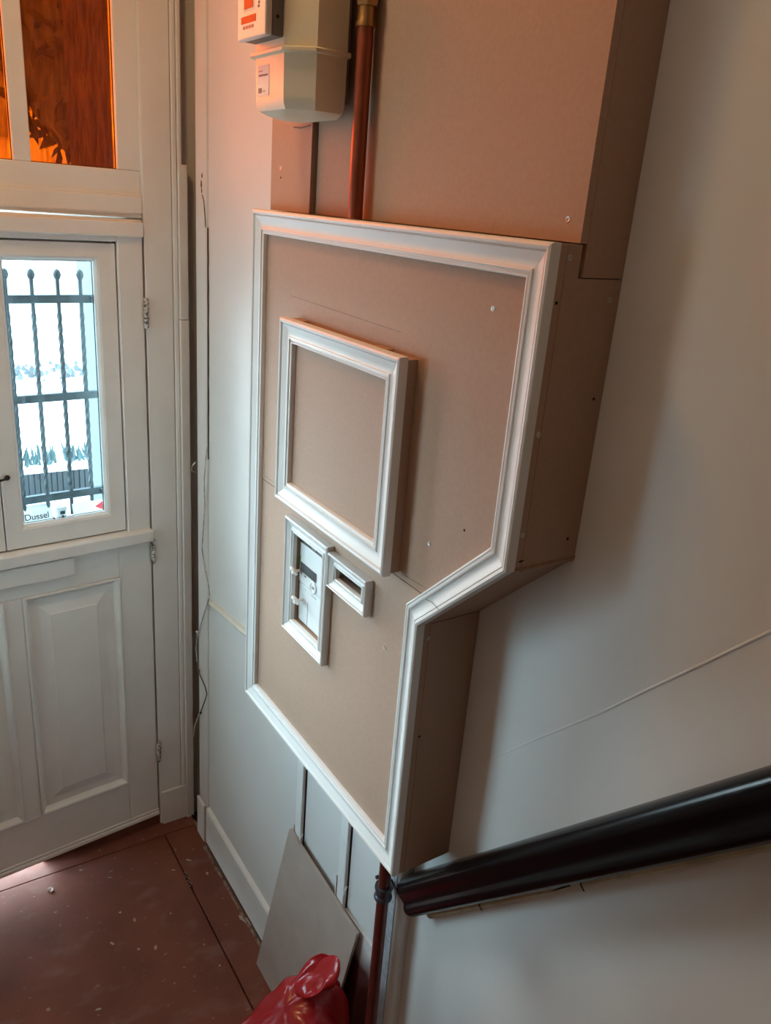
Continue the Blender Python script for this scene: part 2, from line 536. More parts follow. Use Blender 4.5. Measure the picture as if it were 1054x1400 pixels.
# baseboards and trims on the right wall
bb = MB().prism([(0, 0), (-0.013, 0.0), (-0.013, 0.143), (-0.010, 0.150), (0, 0.154)], lambda a, b, h: (a, h, b), -1.262, -0.166).build('baseboard_right', PAINT)
struct(bb, 'white baseboard along the right wall, dusty at the floor', 'baseboard')
MB().box(-0.016, -0.0005, -1.262, -0.17, 0.0, 0.006).build('dust_line', GAPM, bb)
mb = MB()
rings = []
for k in range(40):
    y_ = -.172 - k * .0135
    w_ = .0045 + .0045 * noise.noise(Vector((0, y_ * 25, 0)))
    c_ = -.0235 + .004 * noise.noise(Vector((5, y_ * 9, 0)))
    rings.append([(c_ - w_, y_, .0002), (c_ + w_, y_, .0002), (c_ + w_ * .6, y_, .0022), (c_ - w_ * .6, y_, .0020)])
mb.loft(rings).build('old_filler_line', mat('dirty_filler', (0.33, 0.24, 0.19), 0.9, color2=(0.12, 0.06, 0.04), scale=45), flo)
b2 = MB().box(-0.019, -0.0095, -0.158, -0.094, 0.0, 0.158).build('baseboard_end', PAINT, None, 0.003)
struct(b2, 'short white plinth block in the corner by the door casing', 'plinth block')
t3 = MB().prism([(0, 0), (-0.010, 0.002), (-0.013, 0.010), (-0.008, 0.018), (0, 0.020)], lambda a, b, h: (a, h, b + 0.948 - (h + 0.168) * 0.115), -0.78, -0.168).build('trim_3', CREAM2)
struct(t3, 'narrow cream rail on the wall between door corner and boxed cupboard', 'wall rail')
for k, (y0, y1, lab) in enumerate(((-0.812, -0.843, 'flat white wall batten above the corner of the leaning board'),
                                   (-1.040, -1.072, 'flat white wall batten close to the red lower pipe'))):
    t = MB().box(-0.011, 0, y0, y1, 0.155, 1.05).build('trim_%d' % (4 + k), PAINT, None, 0.002)
    struct(t, lab, 'batten')
    MB().box(-0.0025, 0.0, y1 - 0.004, y1, 0.155, 1.05).build('shadow_line', SEAM, t)  # dark strip painted in as the shadow line along the batten
    zc = (0.575, 0.602)[k]
    MB().box(-0.014, 0.0, y0 + 0.003, y0, zc - 0.05, zc + 0.02).build('filler_ridge', PAINT, t)
    MB().tube([(-0.006, y1 - 0.002, zc - .012), (-0.014, y1 - 0.007, zc - .004), (-0.012, y1 - 0.008, zc + .008), (-0.004, y1 - .002, zc + .012)], 0.0022, 6).build('clip', PAINT, t)

RP_ = mat('painted_red_bounce', (0.115, 0.022, 0.020), 0.7, var=0.35, scale=12)
nt = RP_.node_tree                       # the bag's shade and red bounce, painted in, fade unevenly at the top
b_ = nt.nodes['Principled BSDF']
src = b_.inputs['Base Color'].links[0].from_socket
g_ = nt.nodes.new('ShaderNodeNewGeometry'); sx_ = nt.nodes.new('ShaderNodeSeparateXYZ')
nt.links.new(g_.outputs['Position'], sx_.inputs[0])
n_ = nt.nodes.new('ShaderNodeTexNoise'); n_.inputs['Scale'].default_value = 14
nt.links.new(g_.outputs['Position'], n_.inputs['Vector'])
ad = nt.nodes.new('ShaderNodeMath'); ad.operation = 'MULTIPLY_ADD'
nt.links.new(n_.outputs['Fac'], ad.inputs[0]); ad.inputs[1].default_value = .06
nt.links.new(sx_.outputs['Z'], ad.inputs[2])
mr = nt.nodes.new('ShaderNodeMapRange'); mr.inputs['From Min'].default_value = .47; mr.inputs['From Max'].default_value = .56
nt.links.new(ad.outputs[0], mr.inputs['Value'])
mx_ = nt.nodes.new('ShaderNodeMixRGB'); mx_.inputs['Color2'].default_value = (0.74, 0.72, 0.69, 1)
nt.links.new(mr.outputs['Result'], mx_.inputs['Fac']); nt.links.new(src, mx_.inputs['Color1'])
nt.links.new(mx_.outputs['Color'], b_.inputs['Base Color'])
rp = MB().box(-0.006, 0, -1.2605, -1.074, 0.155, 0.545).build('trim_7', RP_)  # panel standing in for the bag's shade and red bounce
struct(rp, 'panel with dark red bounce and shade painted in at the foot of the wall behind the lower pipe', 'painted shade')

# rounded post under the cupboard
mb = MB()
ring = [(0, -1.262), (-0.026, -1.262), (-0.027, -1.266), (-0.027, -1.300)]
for k in range(7):
    a = k / 6 * PI / 2
    ring.append((-0.012 - 0.015 * math.cos(a), -1.302 - 0.016 * math.sin(a)))
ring += [(0, -1.318)]
mb.loft([[(x, y, z) for x, y in ring] for z in (0, 0.99)])
po = smooth_by_angle(mb.build('trim_6', PAINT), 40)
struct(po, 'white rounded upright post on the wall beneath the cupboard', 'post')
MB().box(-0.0285, -0.027, -1.2985, -1.264, 0.0, 0.985).build('bare_facing', mat('galvanised', (0.52, 0.54, 0.57), 0.45, metal=0.2, var=0.3, scale=70), po)

# ------------------------------------------------------------------ boxed cupboard with meters
D = -0.1311
XF = -0.1150                    # front of the boards; the moulding stands proud of it
YR1, YR2, YLF = -1.5976, -1.4128, -0.738
ZTOP, ZNH, ZNL, ZB = 2.1246, 1.6973, 1.5221, 1.0


def fx(a, b, h):                # polygon in (y, z), h is the height in front of the board face
    return (XF - h, a, b)


OUT = [(YLF, ZTOP), (YLF, ZB), (YR2, ZB), (YR2, ZNL), (YR1, ZNH), (YR1, ZTOP)]
P_OUT = [(0, 0), (0, .011), (.0015, .0145), (.005, .0161), (.0085, .0150), (.0105, .0115), (.0118, .0130), (.016, .0115), (.022, .0085), (.029, .0075), (.0325, .0085),
         (.0335, .0105), (.0365, .0110), (.0375, .0085), (.0400, .0082), (.0415, .0095), (.0440, .0088), (.0450, .0065), (.0450, 0)]
ZS = 1.570                      # seam between upper and lower front board
cup = empty('meter_cupboard', (0, -1.15, ZB))
tag(cup, 'boxed MDF meter cupboard on the wall with white mouldings and a cut-away lower corner', 'cupboard')


def under(parent):
    """keep world coordinates for children of an unrotated, unscaled parent"""
    o = Vector((0, 0, 0))
    while parent is not None:
        o += parent.location
        parent = parent.parent
    return o


def adopt(o, parent):
    o.parent = parent
    o.matrix_parent_inverse = Matrix.Translation(-under(parent))
    return o


e = 0.001
# upper and lower front boards; y at the seam on the slanting edge
ys = YR2 + (YR1 - YR2) * (ZS - ZNL) / (ZNH - ZNL)
MET = [(-0.9565, 1.5105), (-0.9565, 1.3075), (-1.0825, 1.3075), (-1.0825, 1.5105)]
SLO = [(-1.1345, 1.5065), (-1.1345, 1.4825), (-1.2300, 1.4825), (-1.2300, 1.5065)]
ub = MB().prism([(YLF - e, ZTOP - e), (YLF - e, ZS + .0008), (ys + e, ZS + .0008), (YR1 + e, ZNH), (YR1 + e, ZTOP - e)], fx, -0.012, 0)
adopt(ub.build('front_board', MDF), cup)
lb = MB().prism([(YLF - e, ZS - .0008), (YLF - e, ZB + e), (YR2 + e, ZB + e), (YR2 + e, ZNL), (ys + e, ZS - .0008)], fx, -0.012, 0, [MET, SLO])
adopt(lb.build('front_board', MDF), cup)


def sx(a, b, h):                # polygon in (x, z) on the side that faces the stairs; h towards the stairs
    return (a, YR1 - h, b)


def sx2(a, b, h):
    return (a, YR2 - h, b)


XI = XF + 0.0125
side1 = adopt(MB().prism([(XI, ZNH - .004), (-0.0005, ZNH - .004), (-0.0005, 2.084), (-0.0795, 2.084), (-0.0795, ZTOP - e), (XI, ZTOP - e)], sx, -0.012, -0.0006).build('side_board', MDF), cup)
side1['label'] = 'tall brown side board facing the stairs'
side2 = adopt(MB().prism([(XI, ZB + e), (-0.0005, ZB + e), (-0.0005, ZNL - .002), (XI, ZNL - .002)], sx2, -0.012, -0.0006).build('side_board', MDF), cup)
# slanting underside board
sl = Vector((YR1 - YR2, ZNH - ZNL)).normalized()
nn = Vector((sl.y, -sl.x))
if nn.y > 0: nn = -nn
A_, B_ = Vector((YR2, ZNL)), Vector((YR1, ZNH))
A2, B2 = A_ - nn * .012 + sl * .004, B_ - nn * .012
adopt(MB().prism([tuple(A_), tuple(B_), tuple(B2), tuple(A2)], lambda a, b, h: (h, a, b), XF, -0.0005).build('slant_board', MDF), cup)
adopt(MB().prism([(YR1 - .0004, ZNH + .004), (YR1 - .0004, ZNH - .0005), (YR1 + .01, ZNH - .006), (YR1 + .01, ZNH + .004)], lambda a, b, h: (h, a, b), XF + .002, -0.0008).build('slant_board_edge', MDF_EDGE), cup)
adopt(MB().box(XI, -0.0005, YLF - .012, YLF, ZB + e, ZTOP - e).build('side_board', MDF), cup)
adopt(MB().box(XI, -0.0005, YR2 + .0125, YLF - .0125, ZB + e, ZB + .013).build('bottom_board', MDF), cup)
adopt(MB().box(XI, -0.0850, YR1 + .013, YLF - .013, ZTOP - .013, ZTOP - .0015).build('top_board', MDF), cup)
# outline moulding, one mitred length per side
for o in moulding(None, 'moulding', OUT, fx, P_OUT, TRIM, 0.00015):
    adopt(o, cup)
# hairline crack over the slanting moulding
adopt(MB().tube([fx(-1.424, 1.5755, .0118), fx(-1.436, 1.576, .0095), fx(-1.452, 1.577, .0132), fx(-1.463, 1.577, .0163)], 0.0005, 4).build('hairline_crack', SEAM), cup)
adopt(MB().tube([fx(-0.792, 1.5795, .0001), fx(-0.860, 1.581, .0001)], 0.0004, 4).build('pencil_line', INK), cup)
adopt(MB().tube([fx(-0.890, 1.975, .0001), fx(-1.276, 1.968, .0001)], 0.0004, 4).build('pencil_line', INK), cup)
adopt(MB().tube([fx(-1.335, 1.580, .0001), fx(-1.41, 1.585, .0001)], 0.0004, 4).build('pencil_line', INK), cup)


def screw(parent, pos, axis, dark=False):
    """countersunk screw: head ring with a recess"""
    x, y, z = pos
    s = -1
    if dark:
        prof = [(0.0003, 0.0004), (0.0022, 0.0003), (0.0022, -0.001), (0.0003, -0.0015)]
        o = MB().lathe((x, y, z), [(r, h * s) for r, h in prof], 12, axis).build('screw_hole', HOLE)
    else:
        prof = [(0.0004, -0.0002), (0.0014, 0.0001), (0.0016, 0.0006), (0.0036, 0.0009), (0.0040, 0.0002), (0.0040, -0.001), (0.0004, -0.001)]
        o = MB().lathe((x, y, z), [(r, h * s) for r, h in prof], 14, axis).build('screw', STEEL)
    adopt(o, parent)


for (y, z, dk) in ((-1.488, 2.033, 0), (-1.403, 1.661, 0), (-1.483, 1.714, 1), (-1.305, 1.423, 0)):
    screw(cup, (XF, y, z), 'x', dk)
for (x, z, dk) in ((-0.098, 2.108, 0), (-0.109, 2.055, 1), (-0.017, 2.059, 0), (-0.107, 1.889, 0), (-0.016, 1.931, 1), (-0.109, 1.749, 0), (-0.021, 1.73, 1)):
    screw(cup, (x, YR1 + .0006, z), 'y', dk)
for (x, z, dk) in ((-0.105, 1.494, 0), (-0.101, 1.30, 1)):
    screw(cup, (x, YR2 + .0006, z), 'y', dk)
adopt(MB().loft([[(-0.110, y_, 1.7095), (-0.106, y_, 1.7088), (-0.099, y_, 1.7105), (-0.105, y_, 1.7118)] for y_ in (YR1 - .0002, YR1 + .001)]).build('knot_hole', HOLE), cup)

# hatch: board on the front with a mitred moulding frame
HY0, HY1, HZ0, HZ1 = -0.917, -1.331, 1.577, 1.940
hat = empty('access_hatch', (XF, (HY0 + HY1) / 2, HZ0))
hat.parent = cup
hat.matrix_parent_inverse = Matrix.Translation(-under(cup))
hat['label'] = 'raised square hatch framed in white moulding'
# nested empties: use plain world placement
def adopt_h(o):
    o.parent = hat
    o.matrix_parent_inverse = Matrix.Translation(-hat.location)
    return o

HB = 0.0195                      # thickness of the hatch's backing board
adopt_h(MB().box(XF - HB, XF - 0.0005, HY0 - .004, HY1 + .003, HZ0 + .003, HZ1 - .005).build('backing_board', MDF))
P_H = [(t * 0.98, h * 1.05) for t, h in P_OUT]
HPOLY = [(HY0, HZ1), (HY0, HZ0), (HY1, HZ0), (HY1, HZ1)]
for o in moulding(None, 'moulding', HPOLY, lambda a, b, h: (XF - HB - h, a, b), P_H, TRIM, 0.00015):
    adopt_h(o)
for y in (-0.955, -1.245):       # small hinge blocks on top
    adopt_h(MB().box(XF - .016, XF - .003, y - .02, y + .02, HZ1 - .006, HZ1 - .0005).build('hinge_leaf', mat('orange_wood', (0.50, 0.30, 0.17), 0.7, var=0.2, scale=50)))

# frame round the electricity meter's opening and the small slot
P_S = [(t * 0.68, h * 1.0) for t, h in P_OUT]
MF = [(-0.928, 1.539), (-0.928, 1.279), (-1.111, 1.279), (-1.111, 1.539)]
P_T = [(t * 0.55, h) for t, h in P_OUT]
SF = [(-1.1115, 1.530), (-1.1115, 1.459), (-1.2535, 1.459), (-1.2535, 1.530)]
for nm, PL, lab in (('meter_frame', MF, 'upright white frame round the meter opening'), ('slot_frame', SF, 'small white frame round a dark slot')):
    fr = empty(nm, (XF, (PL[0][0] + PL[2][0]) / 2, PL[1][1]))
    adopt(fr, cup)
    fr['label'] = lab
    for o in moulding(None, 'moulding', PL, fx, P_S if nm == 'meter_frame' else P_T, TRIM, 0.00012):
        o.parent = fr
        o.matrix_parent_inverse = Matrix.Translation(-fr.location)

# electricity meter behind the opening
em = empty('electricity_meter', (-0.03, -0.98, 1.25))
tag(em, 'white electricity meter with a grey display behind the framed opening', 'electricity meter')
MX = -0.1085
MY0, MY1 = -0.932, -1.098


def mx(y0, y1, z0, z1, h0, h1):
    return MB().box(MX - h1, MX - h0, y0, y1, z0, z1)


adopt(MB().box(-0.03, -0.100, MY0, MY1, 1.25, 1.478).build('base', WPLASTIC, None, 0.003), em)
adopt(MB().prism([(-0.9595, 1.400), (-1.0795, 1.400), (-1.0795, 1.4885), (-0.9595, 1.4885)], lambda a, b, h: (MX - h, a, b), -.008, 0).build('front_face', WPLASTIC, None, 0.002), em)
adopt(MB().prism([(-0.9595, 1.310), (-1.0795, 1.310), (-1.0795, 1.3985), (-0.9595, 1.3985)], lambda a, b, h: (MX - h, a, b), -.0085, -.0015).build('terminal_cover', WPLASTIC, None, 0.002), em)
adopt(mx(-0.9665, -1.036, 1.426, 1.4465, -.001, .0008).build('display', LCD), em)
adopt(mx(-0.9605, -0.9660, 1.437, 1.459, -.001, .0007).build('sticker', GREEN), em)
adopt(MB().box(-0.099, MX + .003, -1.005, -1.022, 1.489, 1.497).build('top_clip', GREYP), em)
adopt(MB().lathe((MX, -1.026, 1.411), [(.002, 0), (.012, -.0003), (.013, -.002), (.0105, -.003), (.0095, -.0018), (.002, -.0018)][::-1], 24, 'x').build('optical_port', WPLASTIC), em)
adopt(mx(-1.021, -1.031, 1.409, 1.414, 0.0015, .0024).build('port_eye', INK), em)
adopt(mx(-0.986, -0.992, 1.419, 1.4225, 0, .0008).build('button', INK), em)
adopt(mx(-0.969, -0.973, 1.420, 1.4235, 0, .0008).build('button', INK), em)
adopt(mx(-1.016, -1.036, 1.388, 1.391, -.002, -.0009).build('print_line', mat('pale_print', (0.5, 0.52, 0.52), 0.6, var=0.1, scale=80)), em)
adopt(MB().box(MX + .0012, MX + .004, -1.0015, -1.0028, 1.312, 1.365).build('cover_joint', INK), em)
adopt(mx(-0.963, -0.992, 1.390, 1.3925, -.002, .0002).build('cover_ridge', WPLASTIC), em)
for (y, z) in ((-0.9635, 1.429), (-0.976, 1.366)):     # sealed lever knobs standing out of the face
    kn = MB()
    kn.lathe((MX, y - .002, z - .004), [(.003, .002), (.003, -.010), (.006, -.011), (.0068, -.016), (.005, -.019), (.001, -.0195)][::-1], 12, 'x')
    kn.tube([(MX - .013, y - .012, z - .008), (MX - .016, y + .002, z), (MX - .017, y + .008, z + .003)], [.003, .005, .0035], 8)
    adopt(kn.build('seal', CLEARP), em)
MB_ = MB().box(-0.02, -0.100, -1.125, -1.25, 1.40, 1.4640).build('terminal_box', WPLASTIC, None, 0.003)
tag(MB_, 'pale terminal box glimpsed low inside the small slot', 'terminal box')
o = MB().box(-0.0985, -0.1025, -1.130, -1.235, 1.4642, 1.4670).build('cover_lip', WPLASTIC)
o.parent = MB_

# ------------------------------------------------------------------ upper casing of MDF
XU = -0.0843
ZU0, ZU1 = 2.1246, 3.298
uc = empty('pipe_casing', (0, -1.15, ZU0))
tag(uc, 'tall MDF casing above the cupboard, lit orange by the transom', 'casing')
adopt(MB().prism([(-0.920, ZU0 + .0005), (YR1 + .0006, ZU0 + .0005), (YR1 + .0006, ZU1), (-0.920, ZU1)], lambda a, b, h: (XU - h, a, b), -0.012, 0).build('front_board', MDF), uc)
adopt(MB().prism([(-0.747, ZU0 + .0005), (-0.914, ZU0 + .0005), (-0.914, ZU1), (-0.747, ZU1)], lambda a, b, h: (XU - h, a, b), -0.003, 0.010).build('front_strip', MDF), uc)
adopt(MB().box(XU + .0125, -0.0005, YR1 + .0006, YR1 + .012, 2.0855, ZU1).build('side_board', MDF), uc)
adopt(MB().box(XU + .004, -0.0005, -0.759, -0.747, ZU0 + .0005, ZU1).build('side_board', MDF), uc)
screw(uc, (XU, -1.571, 2.151), 'x')
screw(uc, (XU - .010, -0.790, 2.202), 'x')
screw(uc, (XU - .010, -0.791, 2.185), 'x', True)

# copper pipe in front of the casing, with brass fitting
PXU, PYU = -0.1040, -1.0970
cp = empty('copper_pipe', (PXU, PYU, ZTOP))
tag(cp, 'reddish copper pipe rising from the cupboard top beside the gas meter', 'pipe')
adopt(smooth_by_angle(MB().lathe((PXU, PYU, 0), [(.0125, ZTOP + .0005), (.0125, 2.43)], 28).build('tube', COPPER), 50), cp)
adopt(smooth_by_angle(MB().lathe((PXU, PYU, 0), [(.0125, 2.404), (.0155, 2.404), (.0160, 2.409), (.0138, 2.413), (.0136, 2.431), (.0125, 2.431)], 28).build('brass_fitting', BRASS), 40), cp)
adopt(smooth_by_angle(MB().lathe((PXU, PYU, 0), [(.010, 2.428), (.0165, 2.432), (.0185, 2.438), (.0185, 2.462), (.016, 2.468), (.014, 2.47), (.014, 3.295)], 6).build('union_nut', BRASS), 20), cp)

# lower pipe with a clamp
PXL, PYL = -0.058, -1.2945
lp = empty('lower_pipe', (PXL, PYL, 0))
tag(lp, 'dark red painted pipe running from cupboard underside to the floor', 'pipe')
adopt(smooth_by_angle(MB().lathe((PXL, PYL, 0), [(.0128, 0.0), (.0128, 0.999)], 24).build('tube', PIPE_RED), 50), lp)
cl = adopt(smooth_by_angle(MB().lathe((PXL, PYL, 0), [(.0130, .808), (.0185, .808), (.0195, .812), (.0185, .816), (.0165, .819), (.0165, .829), (.0185, .832), (.0195, .836), (.0185, .841), (.0130, .841)], 24).build('pipe_clamp', GREYMETAL), 30), lp)
o = MB().box(PXL - .004, PXL + .03, PYL + .012, PYL + .024, .818, .832).build('clamp_lug', GREYMETAL)
o.parent = cl
o = MB().lathe((PXL - .004, PYL + .021, .846), [(.001, -.004), (.004, -.003), (.004, .003), (.001, .004)], 10, 'x').build('clamp_screw', GREYMETAL)
o.parent = cl

# ------------------------------------------------------------------ gas meter
gm = empty('gas_meter', (XU, -0.95, 2.27))
tag(gm, 'beige gas meter with a white counter box, hung on the MDF casing', 'gas meter')


def octo(x0, x1, y0, y1, c, z, inset=0.0):
    """plan of the meter body: x0 is the front; chamfers c at the front corners"""
    i = inset
    P = []
    def arc(cx, cy, r, a0, a1, n=4):
        for k in range(n + 1):
            a = math.radians(a0 + (a1 - a0) * k / n)
            P.append((cx + r * math.cos(a), cy + r * math.sin(a), z))
    P.append((x1, y0 - i, z))
    P.append((x0 + c + i * .6, y0 - i, z))
    P.append((x0 + c * .72 + i * .8, y0 - c * .10 - i, z))
    P.append((x0 + c * .12 + i, y0 - c * .72 - i * .8, z))
    P.append((x0 + i, y0 - c - i * .6, z))
    P.append((x0 + i, y1 + c + i * .6, z))
    P.append((x0 + c * .12 + i, y1 + c * .88 + i * .8, z))
    P.append((x0 + c * .88 + i * .8, y1 + c * .12 + i, z))
    P.append((x0 + c + i * .6, y1 + i, z))
    P.append((x1, y1 + i, z))
    return P


GX0, GX1, GY0, GY1 = -0.200, -0.108, -0.868, -1.050
mb = MB().loft([octo(GX0, GX1, GY0, GY1, .038, z, i) for z, i in ((2.276, .026), (2.279, .016), (2.284, .006), (2.293, .001), (2.305, 0), (2.366, -.001))])
adopt(smooth_by_angle(mb.build('lower_case', METER), 32), gm)
mb = MB().loft([octo(GX0 - .008, GX1 + .003, GY0 + .010, GY1 - .008, .040, z, i) for z, i in ((2.364, .004), (2.366, 0), (2.371, 0), (2.373, .004))])
adopt(smooth_by_angle(mb.build('flange', METER), 32), gm)
mb = MB().loft([octo(GX0, GX1, GY0, GY1, .038, z, i) for z, i in ((2.372, -.001), (2.48, 0), (2.505, .004), (2.515, .02))])
adopt(smooth_by_angle(mb.build('upper_case', METER), 32), gm)
adopt(MB().box(GX1, XU - .0105, -0.875, -1.035, 2.30, 2.50).build('mounting_plate', GREYP), gm)
# counter box on the front
ix = empty('counter_box', (GX0 - .03, -0.93, 2.385))
adopt(ix, gm)


def adopt_i(o):
    o.parent = ix
    o.matrix_parent_inverse = Matrix.Translation(-ix.location)
    return o


IX0, IX1, IY0, IY1, IZ = -0.232, -0.199, -0.898, -1.008, 2.384
adopt_i(MB().box(IX0, IX0 + .012, IY0, IY1, IZ, 2.50).build('front_plate', INDEXM, None, 0.003))
adopt_i(MB().box(IX0 + .012, IX1, IY0 - .003, IY1 + .001, IZ + .001, 2.50).build('housing', GREYP, None, 0.002))


def iface(nm, y0, y1, z0, z1, m_, h=.0006):
    return adopt_i(MB().box(IX0 - h, IX0 + .001, y0, y1, z0, z1).build(nm, m_))


iface('display_frame', -0.922, -0.966, 2.424, 2.462, LABELM, .0005)
iface('display', -0.927, -0.962, 2.427, 2.456, REDP, .0010)
iface('red_band', -0.915, -0.972, 2.407, 2.417, REDP)
for k in range(4):
    iface('print_mark', -0.922 - k * .011, -0.930 - k * .011, 2.399, 2.4035, mat('faded_red_print', (0.62, 0.30, 0.24), 0.6, var=0.2, scale=90))
for k in range(3):
    iface('print_mark', -0.979 - (k % 2) * .001, -0.986, 2.424 + k * .005, 2.4275 + k * .005, INK)
adopt_i(MB().lathe((IX0, -0.984, 2.449), [(.001, .001), (.0045, .001), (.0045, -.001), (.001, -.001)][::-1], 14, 'x').build('button', GREYP))
adopt_i(MB().lathe((IX0 + .021, IY1 + .001, 2.412), [(.001, .001), (.0025, .001), (.0025, -.0008), (.001, -.0008)][::-1], 12, 'y').build('side_screw', HOLE))
# label on the lower case
o = adopt(MB().box(GX0 - .0012, GX0 - .0004, -0.915, -0.958, 2.306, 2.352).build('paper_label', LABELM), gm)


def lab(y0, y1, z0, z1, m_, nm='print_line'):
    q = MB().box(GX0 - .0017, GX0 - .0010, y0, y1, z0, z1).build(nm, m_)
    q.parent = o


lab(-0.919, -0.934, 2.3425, 2.3440, mat('faded_red_print', (0, 0, 0)))
lab(-0.919, -0.954, 2.3355, 2.3380, INK)
lab(-0.919, -0.931, 2.3105, 2.3180, INK, 'print_block')
lab(-0.935, -0.945, 2.3125, 2.3135, INK)
adopt(MB().tube([(XU - .0125, -0.845, 2.272), (XU - .0128, -0.875, 2.270), (XU - .0125, -0.910, 2.273)], .0011, 5).build('loose_wire', WIRE_D), gm)

# ------------------------------------------------------------------ handrail on the stair wall
ang = math.radians(48.6)
TD = Vector((0, -math.cos(ang), math.sin(ang)))       # up the stairs
VD = Vector((0, math.sin(ang), math.cos(ang)))        # square to the slope, upwards
RB = Vector((0, -1.431, 0.862)) + VD * 0.014


def rail_ring(prof, t):
    return [RB + TD * t + VD * v + Vector((-x, 0, 0)) for x, v in prof]


RP = [(.006, .0), (.030, -.001), (.044, .002), (.051, .008), (.053, .015), (.0515, .022), (.0490, .026), (.0485, .030), (.050, .038), (.053, .047), (.055, .055), (.053, .063),
      (.047, .070), (.037, .075), (.024, .077), (.010, .076), (.002, .072), (.001, .03)]
hr = empty('handrail', tuple(RB + TD * -0.1))
tag(hr, 'thick black gloss handrail sloping up along the stair wall', 'handrail')
T0, T1 = -0.078, 2.2
rings = []
for t, s in ((T0, .80), (T0 + .006, .93), (T0 + .018, 1.0), (0.3, 1.0), (1.0, 1.0), (T1, 1.0)):
    cx, cv = .026, .036
    rings.append(rail_ring([(cx + (x - cx) * s, cv + (v - cv) * s) for x, v in RP], t))
adopt(smooth_by_angle(MB().loft(rings).build('rail', BLACKP), 60), hr)
CP = [(.0005, -.012), (.014, -.012), (.018, -.008), (.018, .0005), (.0005, .004)]
rings = []
for k in range(26):
    t = T0 + .03 + k * (T1 - T0 - .03) / 25
    w = (noise.noise(Vector((t * 7, 0, 0))) * .0025)
    rings.append(rail_ring([(x, v + (w if v < 0 else 0)) for x, v in CP], t))
adopt(MB().loft(rings).build('mounting_batten', CREAM), hr)
for t in (0.165, 0.470):
    b_ = RB + TD * t
    adopt(MB().tube([b_ + Vector((-.016, 0, 0)) + VD * .002, b_ + Vector((-.021, 0, 0)) - VD * .006, b_ + Vector((-.017, 0, 0)) - VD * .016 - TD * .004], .0012, 5).build('bracket_wire', LATCH), hr)
b_ = RB + TD * 0.44
adopt(MB().tube([b_ + Vector((-.0185, 0, 0)) - VD * .003, b_ + Vector((-.0185, 0, 0)) - TD * .05 - VD * .007], [.003, .0004], 5).build('chipped_spot', LATCH), hr)
# ------------------------------------------------------------------ front door, slightly ajar
TH = 0.0984
dr = empty('door_1', (-0.127, 0.0, 0.0), TH)
struct(dr, 'white panelled front door with two barred casement windows, slightly ajar', 'door')


def db(s0, s1, y0, y1, z0, z1, name, material=PAINT, bevel=0.003, parent=None):
    return MB().box(-s1, -s0, y0, y1, z0, z1).build(name, material, parent or dr, bevel)


DW, TK = 0.836, 0.044
sp = lambda a, b, h: (-a, h, b)
MB().prism([(0, .052), (.104, .052), (.104, 1.12), (.070, 1.12), (.070, 2.063), (0, 2.063)], sp, 0, TK).build('stile', PAINT, dr, 0.003)
MB().prism([(DW, .052), (DW - .104, .052), (DW - .104, 1.12), (DW - .070, 1.12), (DW - .070, 2.063), (DW, 2.063)], sp, 0, TK).build('stile', PAINT, dr, 0.003)
db(.104, DW - .104, 0, TK, .052, .230, 'bottom_rail')
db(.104, DW - .104, 0, TK, 1.012, 1.1195, 'lock_rail')
db(.070, DW - .070, 0, TK, 2.004, 2.063, 'top_rail')
db(.392, DW - .392, 0, TK, .2305, 1.0115, 'centre_stile')
db(0.0, DW, -.014, -.0005, 2.018, 2.058, 'head_board', bevel=.004)
db(-.001, DW, -.026, TK, 1.121, 1.158, 'window_shelf', bevel=.004)
db(.240, DW - .240, -.014, -.0005, 1.056, 1.114, 'letter_plate', bevel=.004)
db(.0, DW, -.010, .006, .050, .066, 'draught_strip', bevel=.004)
db(.0, DW, -.006, -.0005, .0665, .076, 'draught_strip', bevel=.002)
# raised and fielded panels with a stuck moulding
P_D = [(0, 0), (0, .0045), (.003, .006), (.008, .004), (.012, -.004), (.018, -.010), (.018, -.013), (0, -.013)]
for s0, s1 in ((.104, .392), (.444, .732)):
    pl = [(s0, .2305), (s1, .2305), (s1, 1.0115), (s0, 1.0115)]
    moulding(dr, 'panel_moulding', pl, lambda a, b, h: (-a, -h, b), P_D, PAINT)
    i0 = mitred(pl, .015)
    rings = []
    for ins, h in ((.0, .030), (.0, .012), (.028, .010), (.058, .004), (.060, .002)):
        q = mitred([tuple(v) for v in i0], ins) if ins else i0
        rings.append([(-v.x, h, v.y) for v in q])
    MB().loft(rings).build('panel', PAINT, dr)
